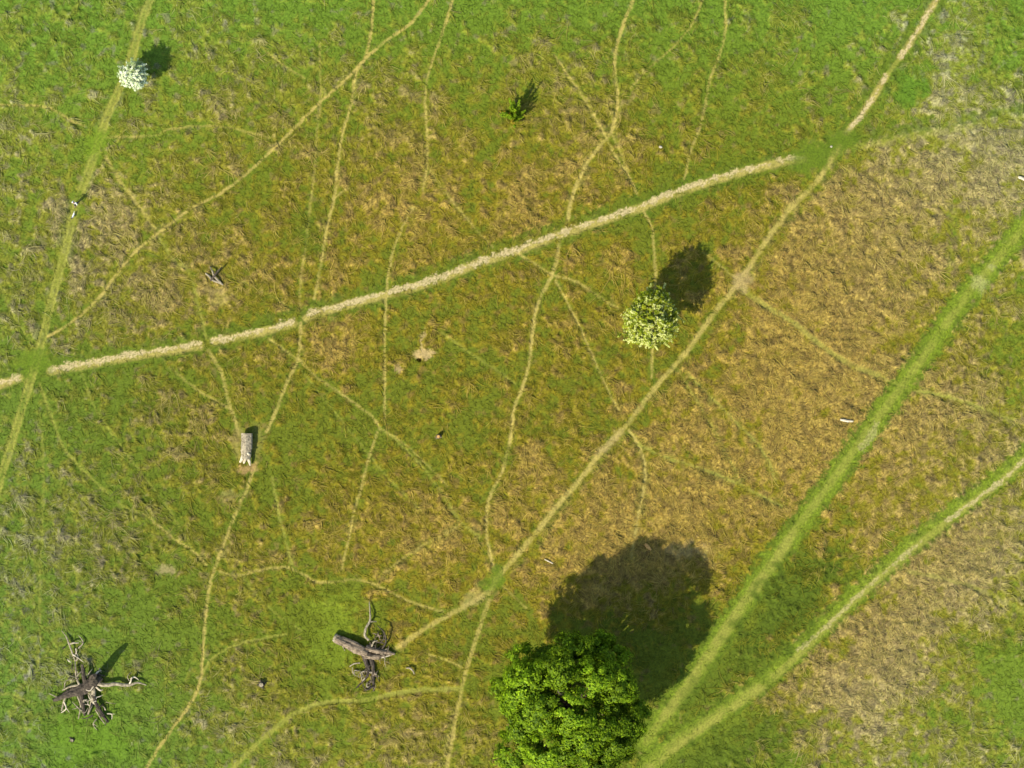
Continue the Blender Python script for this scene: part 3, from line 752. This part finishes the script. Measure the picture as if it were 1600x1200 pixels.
# blackened dead tree, bottom left
o_ = (142, 1072)
t = thing_at("dead_tree", *o_, "blackened dead tree sprawling with pale branches in the bottom left corner", "dead tree")
wood("trunk", [(pp3([(158, 1056, .3), (145, 1066, .55), (128, 1077, .5), (108, 1084, .4), (84, 1094, .2)], o_), [0.42, 0.62, 0.54, 0.38, 0.14])], M_charred, t, sides=16, ridge=0.12, sub=5)
wood("snag", [(pp3([(146, 1066, .2), (147, 1062, 1.6), (146, 1058, 3.0), (149, 1055, 3.9)], o_), [0.56, 0.44, 0.36, 0.20])], M_charred, t, sides=12, ridge=0.12)
for pts, rad, mt in [([(148, 1066, .5), (165, 1070, .5), (180, 1068, .5), (196, 1070, .45), (206, 1069, .4), (216, 1066, .35), (229, 1070, .1)], [.26, .22, .19, .17, .14, .11, .05], M_bleached),
                     ([(203, 1068, .4), (205, 1064, .7), (206, 1058, .8)], [.10, .09, .05], M_pale),
                     ([(150, 1054, .4), (146, 1058, .6), (153, 1050, .8), (158, 1047, .9)], [.10, .10, .09, .05], M_pale),
                     ([(130, 1077, .4), (128, 1086, .45), (130, 1100, .35), (133, 1118, .1)], [.36, .30, .24, .12], M_charred),
                     ([(118, 1080, .4), (123, 1090, .5), (127, 1103, .35), (123, 1123, .1)], [.10, .10, .09, .05], M_bleached),
                     ([(145, 1070, .4), (147, 1086, .4), (143, 1102, .35), (138, 1116, .15)], [.30, .24, .16, .08], M_bleached),
                     ([(146, 1085, .4), (150, 1098, .4), (158, 1112, .35), (170, 1128, .15)], [.24, .20, .20, .14], M_charred),
                     ([(150, 1108, .3), (157, 1120, .2), (164, 1130, .1)], [.09, .07, .05], M_bleached),
                     ([(104, 1084, .4), (101, 1094, .3), (97, 1110, .1)], [.12, .11, .08], M_bleached),
                     ([(126, 1072, .6), (120, 1058, .5), (119, 1045, .4), (118, 1032, .15)], [.14, .11, .09, .05], M_bleached),
                     ([(125, 1070, .5), (112, 1072, .5), (98, 1078, .2)], [.13, .11, .06], M_bleached),
                     ([(134, 1068, .5), (131, 1052, .9), (129, 1038, 1.0)], [.26, .22, .14], M_charred),
                     ([(150, 1072, .4), (157, 1078, .4), (161, 1077, .3)], [.11, .10, .06], M_pale),
                     ([(92, 1090, .2), (84, 1086, .2), (77, 1083, .05)], [.08, .06, .03], M_bleached)]:
    v, f, tt = tube(pp3(pts, o_), rad, sides=8, seed=6); mesh_obj("branch", v, [f, tt], mt, t)

cen = pp3([(138, 1092, .4), (145, 1105, .3), (152, 1098, .3), (125, 1060, .4), (120, 1040, .3), (112, 1020, .15), (160, 1115, .2), (102, 1090, .2), (205, 1066, .3), (155, 1050, .6), (130, 1110, .2)], o_)
twigs(t, cen, 40, 4, [M_bleached, M_charred, M_pale], 0.045, (0.4, 1.5), 0.5)
for pts, rad in [([(118, 1032, .15), (113, 1018, .3), (108, 1004, .25), (104, 994, .1), (97, 985, .05)], [.07, .09, .10, .06, .03]), ([(110, 1006, .2), (116, 1004, .35), (124, 1004, .2)], [.09, .10, .06])]:
    v, f, tt = tube(pp3(pts, o_), rad, sides=8, seed=6); mesh_obj("branch", v, [f, tt], M_bleached, t)

# bleached trunk section
o_ = (385, 700)
t = thing_at("bleached_log", *o_, "short thick bleached log with snapped stubs, lying beside a thin trail left of centre", "log")
wood("trunk", [(pp3([(386.5, 677, .52), (386, 690, .52), (385.5, 703, .5), (384.5, 717, .42)], o_), [0.60, 0.60, 0.57, 0.50])], M_bleached, t, sides=20, ridge=0.06, bumpy=0.05, sub=6)
for pts, rad in [([(381, 708, .5), (378, 718, .5), (375, 722, .3)], [.22, .18, .10]), ([(384, 716, .5), (381, 724, .3)], [.20, .10]),
                 ([(388, 713, .6), (390, 722, .5), (391, 727, .2)], [.20, .16, .08]), ([(387, 708, .9), (390, 711, 1.05)], [.16, .10]), ([(379, 700, .5), (377, 705, .6)], [.12, .07])]:
    v, f, tt = tube(pp3(pts, o_), rad, sides=8, seed=8); mesh_obj("branch_stub", v, [f, tt], M_pale, t)

# forked dead bough
o_ = (338, 435)
t = thing_at("forked_branch", *o_, "pale forked dead bough lying in an X in the grass, upper left of centre", "branch")
for pts, rad in [([(321, 427, .15), (328, 433, .3), (331, 437, .3), (340, 441, .25), (348, 445, .05)], [.07, .13, .13, .09, .05]),
                 ([(328, 417, .2), (332, 424, .5), (334, 430, .5), (336, 433, .4), (343, 440, .35), (349, 446, .1)], [.06, .10, .12, .12, .12, .07])]:
    v, f, tt = tube(pp3(pts, o_), rad, sides=8, seed=3); mesh_obj("bough", v, [f, tt], M_bleached, t)
v, f, tt = tube(pp3([(329, 438, .3), (334, 432, .6), (341, 423, 1.0), (347, 417, .9)], o_), [.12, .12, .08, .03], sides=8, seed=2); mesh_obj("side_branch", v, [f, tt], M_charred, t)

def stick(name, pts, rad, mat, label, cat="branch", seed=1, sides=8):
    o_ = pts[len(pts) // 2][:2]
    x, y = P(*o_)
    parts = [tube(pp3(pts, o_), rad, sides=sides, seed=seed)]
    v, f = merge(parts)
    o = mesh_obj(name, v, f, mat, loc=(x, y, float(ground_z(x, y)) - 0.02))
    return tag(o, label, cat)
stick("dead_branch", [(1313, 655.5, .16), (1320, 657, .18), (1327, 658, .18), (1333, 658, .14)], [.10, .15, .14, .09], M_pale, "white stripped branch lying in brown grass left of the wide green track")
stick("dead_branch", [(1591, 276.5, .16), (1596, 278, .2), (1602, 280.5, .16), (1610, 283, .1)], [.12, .17, .16, .1], M_pale, "white stripped branch cut off by the right edge of the view")
stick("dead_branch", [(851, 874, .14), (857, 877, .2), (864, 880.5, .12)], [.06, .075, .05], M_pale, "thin pale stick lying just beyond the shadow of the large tree")
stick("dead_branch", [(635, 1044, .2), (640, 1044, .5), (645, 1048, .5), (647, 1053, .2)], [.06, .10, .10, .05], M_bleached, "small curved grey branch on the grass right of the fallen tree")
stick("dead_branch", [(1008, 850, .28), (1012, 854, .34), (1017, 859, .2)], [.16, .20, .10], M_endgrain, "stubby brown log at the top rim of the big round shadow", "log", sides=12)

# stumps
def stump(px, py, r0, hgt, label, mat, top, seed, splinters=5):
    t = thing_at("tree_stump", px, py, label, "stump")
    r_ = np.random.default_rng(seed)
    v, f, tt = tube([(0, 0, -0.1), (0.02, 0, hgt * 0.4), (0.03, 0.02, hgt)], [r0 * 1.35, r0, r0 * 0.9], sides=14, seed=seed, ridge=0.08)
    mesh_obj("bole", v, [f, tt], mat, t)
    v, f, tt = tube([(0.03, 0.02, hgt - 0.02), (0.03, 0.02, hgt + 0.05)], [r0 * 0.82, r0 * 0.74], sides=14, seed=seed + 1, ridge=0.05)
    mesh_obj("cut_top", v, [f, tt], top, t)
    for i in range(splinters):
        a_ = r_.uniform(0, 6.28); q = r0 * 0.8
        v, f, tt = tube([(q * math.cos(a_), q * math.sin(a_), 0.12), (q * 1.9 * math.cos(a_), q * 1.9 * math.sin(a_), 0.08), (q * 2.8 * math.cos(a_ + .3), q * 2.8 * math.sin(a_ + .3), -0.03)], [r0 * .35, r0 * .22, r0 * .1], sides=7, seed=i)
        mesh_obj("root", v, [f, tt], mat, t)
stump(685, 682, 0.20, 0.75, "orange-topped cut stump standing alone in the central grass", M_greybark, M_endgrain, 4)
stump(409, 1069, 0.28, 0.5, "dark hollow stump with pale rim, left of the fallen grey-brown tree", M_charred, M_bleached, 5, 6)
stump(113, 1156, 0.20, 0.35, "little dark stump on lush grass below the blackened dead tree", M_charred, M_bleached, 6, 4)

# stones and chalk lumps
def stone(px, py, r0, label, seed):
    r_ = np.random.default_rng(seed); x, y = P(px, py)
    n_, m_ = 7, 10; Vt = [(0, 0, r0 * 0.8)]
    for i in range(1, n_):
        for k in range(m_):
            a_ = 2 * math.pi * k / m_; b_ = math.pi * i / n_; q = r0 * r_.uniform(0.82, 1.12)
            Vt.append((q * 1.3 * math.sin(b_) * math.cos(a_), q * math.sin(b_) * math.sin(a_), q * 0.8 * math.cos(b_)))
    Vt.append((0, 0, -r0 * 0.8)); Ft, Tt = [], []
    for i in range(n_ - 2):
        for k in range(m_):
            Ft.append((1 + i * m_ + k, 1 + (i + 1) * m_ + k, 1 + (i + 1) * m_ + (k + 1) % m_, 1 + i * m_ + (k + 1) % m_))
    for k in range(m_):
        Tt.append((0, 1 + k, 1 + (k + 1) % m_)); e = 1 + (n_ - 2) * m_; Tt.append((len(Vt) - 1, e + (k + 1) % m_, e + k))
    o = mesh_obj("stone", Vt, [np.array(Ft), np.array(Tt)], M_stone, loc=(x, y, float(ground_z(x, y)) + r0 * 0.3))
    tag(o, label, "stone")
stone(1032, 230, 0.15, "pale stone in the grass above the chalk path and right of a winding trail", 1)
stone(1299, 229, 0.11, "pale stone lying on the green grass where the paths meet, top right", 2)

# ------------------------------------------------------------------ walker and dog
def skin_mesh(name, verts, edges, radii, mat, parent, sub=1, root=0):
    me = bpy.data.meshes.new(name); me.from_pydata(verts, edges, [])
    o = bpy.data.objects.new(name, me); C.objects.link(o)
    sk = o.modifiers.new("skin", 'SKIN'); sk.use_smooth_shade = True
    for i, r_ in enumerate(radii):
        s = me.skin_vertices[0].data[i]; s.radius = (r_, r_) if not isinstance(r_, tuple) else r_; s.use_root = (i == root)
    ss = o.modifiers.new("sub", 'SUBSURF'); ss.levels = sub; ss.render_levels = sub
    dg = bpy.context.evaluated_depsgraph_get()
    nm = bpy.data.meshes.new_from_object(o.evaluated_get(dg))
    bpy.data.objects.remove(o); nm.name = name
    nm.materials.clear(); nm.materials.append(mat)
    for p in nm.polygons: p.use_smooth = True
    q = bpy.data.objects.new(name, nm); C.objects.link(q); q.parent = parent
    return q

M_skin = plain_mat("skin", (.45, .28, .19), 0.6, 0.06)
M_shirt = plain_mat("white_cotton", (.78, .77, .72), 0.9, 0.06)
M_trousers = plain_mat("dark_cloth", (.035, .038, .045), 0.9, 0.2)
M_hair = plain_mat("dark_hair", (.03, .022, .016), 0.6, 0.3)
M_shoe = plain_mat("shoe", (.06, .05, .045), 0.6, 0.2)

def walker():
    x, y = P(120.5, 318.5)
    t = empty("person", (x, y, float(ground_z(x, y)) + 0.02), "person in a white top and dark trousers walking on the left track", "person")
    t.rotation_euler = (0, 0, math.radians(-15))
    # facing -Y (down the track), mid stride
    hands = []
    bv = [(0, 0, .95), (0, 0, 1.15), (0, -.01, 1.38), (0, -.02, 1.50), (0, -.03, 1.57), (0, -.04, 1.66), (0, -.03, 1.74)]
    br_ = [(.15, .11), (.135, .10), (.17, .11), (.06, .06), (.065, .07), (.08, .095), (.06, .07)]
    be = [(0, 1), (1, 2), (2, 3), (3, 4), (4, 5), (5, 6)]
    def add(v, r_, frm):
        bv.append(v); br_.append(r_); be.append((frm, len(bv) - 1)); return len(bv) - 1
    for s, fy in ((-1, -.28), (1, .26)):
        a_ = add((s * .10, 0, .88), .095, 0); b_ = add((s * .11, fy * .55 - .03, .50), .062, a_); c_ = add((s * .11, fy, .10), .042, b_); add((s * .12, fy - .16, .04), .035, c_)
    for s, fy in ((-1, .20), (1, -.20)):
        a_ = add((s * .20, -.01, 1.40), .058, 2); b_ = add((s * .25, fy * .45 + .02, 1.14), .042, a_); c_ = add((s * .25, fy, .92), .030, b_); d_ = add((s * .25, fy * 1.15 - .01, .85), (.022, .035), c_)
        for i in range(4):
            e_ = add((s * .25 , fy * 1.2 - .035 + .02 * i, .80), .0095, d_); add((s * .24, fy * 1.22 - .04 + .02 * i, .765 + .006 * abs(i - 1.5)), .008, e_)
        e_ = add((s * .235, fy * 1.15 - .05, .84), .010, d_); add((s * .23, fy * 1.17 - .065, .81), .009, e_)
    body = skin_mesh("body", bv, be, br_, M_skin, t)
    # nose and ears
    v, f, tt = tube([(0, -.125, 1.69), (0, -.15, 1.655), (0, -.13, 1.645)], [.010, .016, .012], sides=8, seed=1); mesh_obj("nose", v, [f, tt], M_skin, body, smooth=True)
    # clothes follow the same bones a little fuller
    skin_mesh("shirt", [(0, 0, .93), (0, 0, 1.15), (0, -.01, 1.38), (0, -.015, 1.47), (-.20, -.01, 1.40), (-.25, .11, 1.14), (-.25, .18, .96), (.20, -.01, 1.40), (.25, -.07, 1.14), (.25, -.18, .96)],
              [(0, 1), (1, 2), (2, 3), (2, 4), (4, 5), (5, 6), (2, 7), (7, 8), (8, 9)],
              [(.18, .14), (.165, .13), (.20, .14), (.075, .075), .078, .062, .050, .078, .062, .050], M_shirt, t)
    skin_mesh("trousers", [(0, 0, .98), (0, 0, .90), (-.10, 0, .84), (-.11, -.18, .50), (-.11, -.275, .14), (.10, 0, .84), (.11, .115, .50), (.11, .255, .14)],
              [(0, 1), (1, 2), (2, 3), (3, 4), (1, 5), (5, 6), (6, 7)], [(.165, .125), (.16, .12), .115, .082, .065, .115, .082, .065], M_trousers, t)
    skin_mesh("hair", [(0, .03, 1.62), (0, .02, 1.70), (0, -.02, 1.77)], [(0, 1), (1, 2)], [(.07, .05), (.093, .085), (.075, .085)], M_hair, t)
    for s, fy in ((-1, -.28), (1, .26)):
        skin_mesh("shoe", [(s * .11, fy + .05, .05), (s * .115, fy - .06, .05), (s * .12, fy - .19, .035)], [(0, 1), (1, 2)], [(.05, .05), (.052, .045), (.045, .03)], M_shoe, t)

def dog_mat():
    m, nt, b = new_mat("white_and_black_coat"); N, Lk = nt.nodes, nt.links
    tc = N.new("ShaderNodeTexCoord"); no = N.new("ShaderNodeTexNoise"); no.inputs["Scale"].default_value = 2.6; no.inputs["Detail"].default_value = 1
    cr = N.new("ShaderNodeValToRGB"); cr.color_ramp.interpolation = 'LINEAR'
    cr.color_ramp.elements[0].position = 0.54; cr.color_ramp.elements[0].color = (.72, .69, .62, 1)
    cr.color_ramp.elements[1].position = 0.57; cr.color_ramp.elements[1].color = (.03, .026, .022, 1)
    Lk.new(tc.outputs["Object"], no.inputs["Vector"]); Lk.new(no.outputs["Fac"], cr.inputs[0]); Lk.new(cr.outputs[0], b.inputs["Base Color"])
    b.inputs["Roughness"].default_value = 0.9
    return m

def dog():
    x, y = P(115.5, 337)
    t = empty("dog", (x, y, float(ground_z(x, y)) + 0.02), "white and black dog trotting on the left track just below the walker", "dog")
    t.rotation_euler = (0, 0, math.radians(-20)); t.scale = (0.72, 0.72, 0.72)
    v = [(0, .28, .50), (0, .08, .47), (0, -.18, .48), (0, -.30, .56), (0, -.40, .68), (0, -.50, .69), (0, -.60, .66), (0, .42, .54), (0, .56, .64), (0, .66, .72)]
    r_ = [.10, (.11, .115), (.125, .145), .085, .075, .07, .035, .03, .028, .018]
    e = [(2, 1), (1, 0), (2, 3), (3, 4), (4, 5), (5, 6), (0, 7), (7, 8), (8, 9)]
    def add(p, q, frm): v.append(p); r_.append(q); e.append((frm, len(v) - 1)); return len(v) - 1
    for s, k in ((-1, -.06), (1, .07)):
        a_ = add((s * .08, -.20, .38), .055, 2); b_ = add((s * .08, -.20 + k, .20), .032, a_); c_ = add((s * .08, -.20 + k * 2, .05), .026, b_); add((s * .08, -.26 + k * 2, .025), .027, c_)
        a_ = add((s * .08, .26, .38), .070, 0); b_ = add((s * .085, .20 - k, .27), .045, a_); c_ = add((s * .085, .33 - k, .16), .026, b_); d_ = add((s * .085, .30 - k * 1.5, .04), .024, c_); add((s * .085, .24 - k * 1.5, .022), .026, d_)
    M = dog_mat()
    b = skin_mesh("body", v, e, r_, M, t, root=2)
    for s in (-1, 1):
        q, f, tt = tube([(s * .05, -.40, .73), (s * .085, -.41, .77), (s * .11, -.43, .72)], [.03, .03, .012], sides=6, seed=1)
        mesh_obj("ear", q, [f, tt], M_hair, b, smooth=True)
walker(); dog()
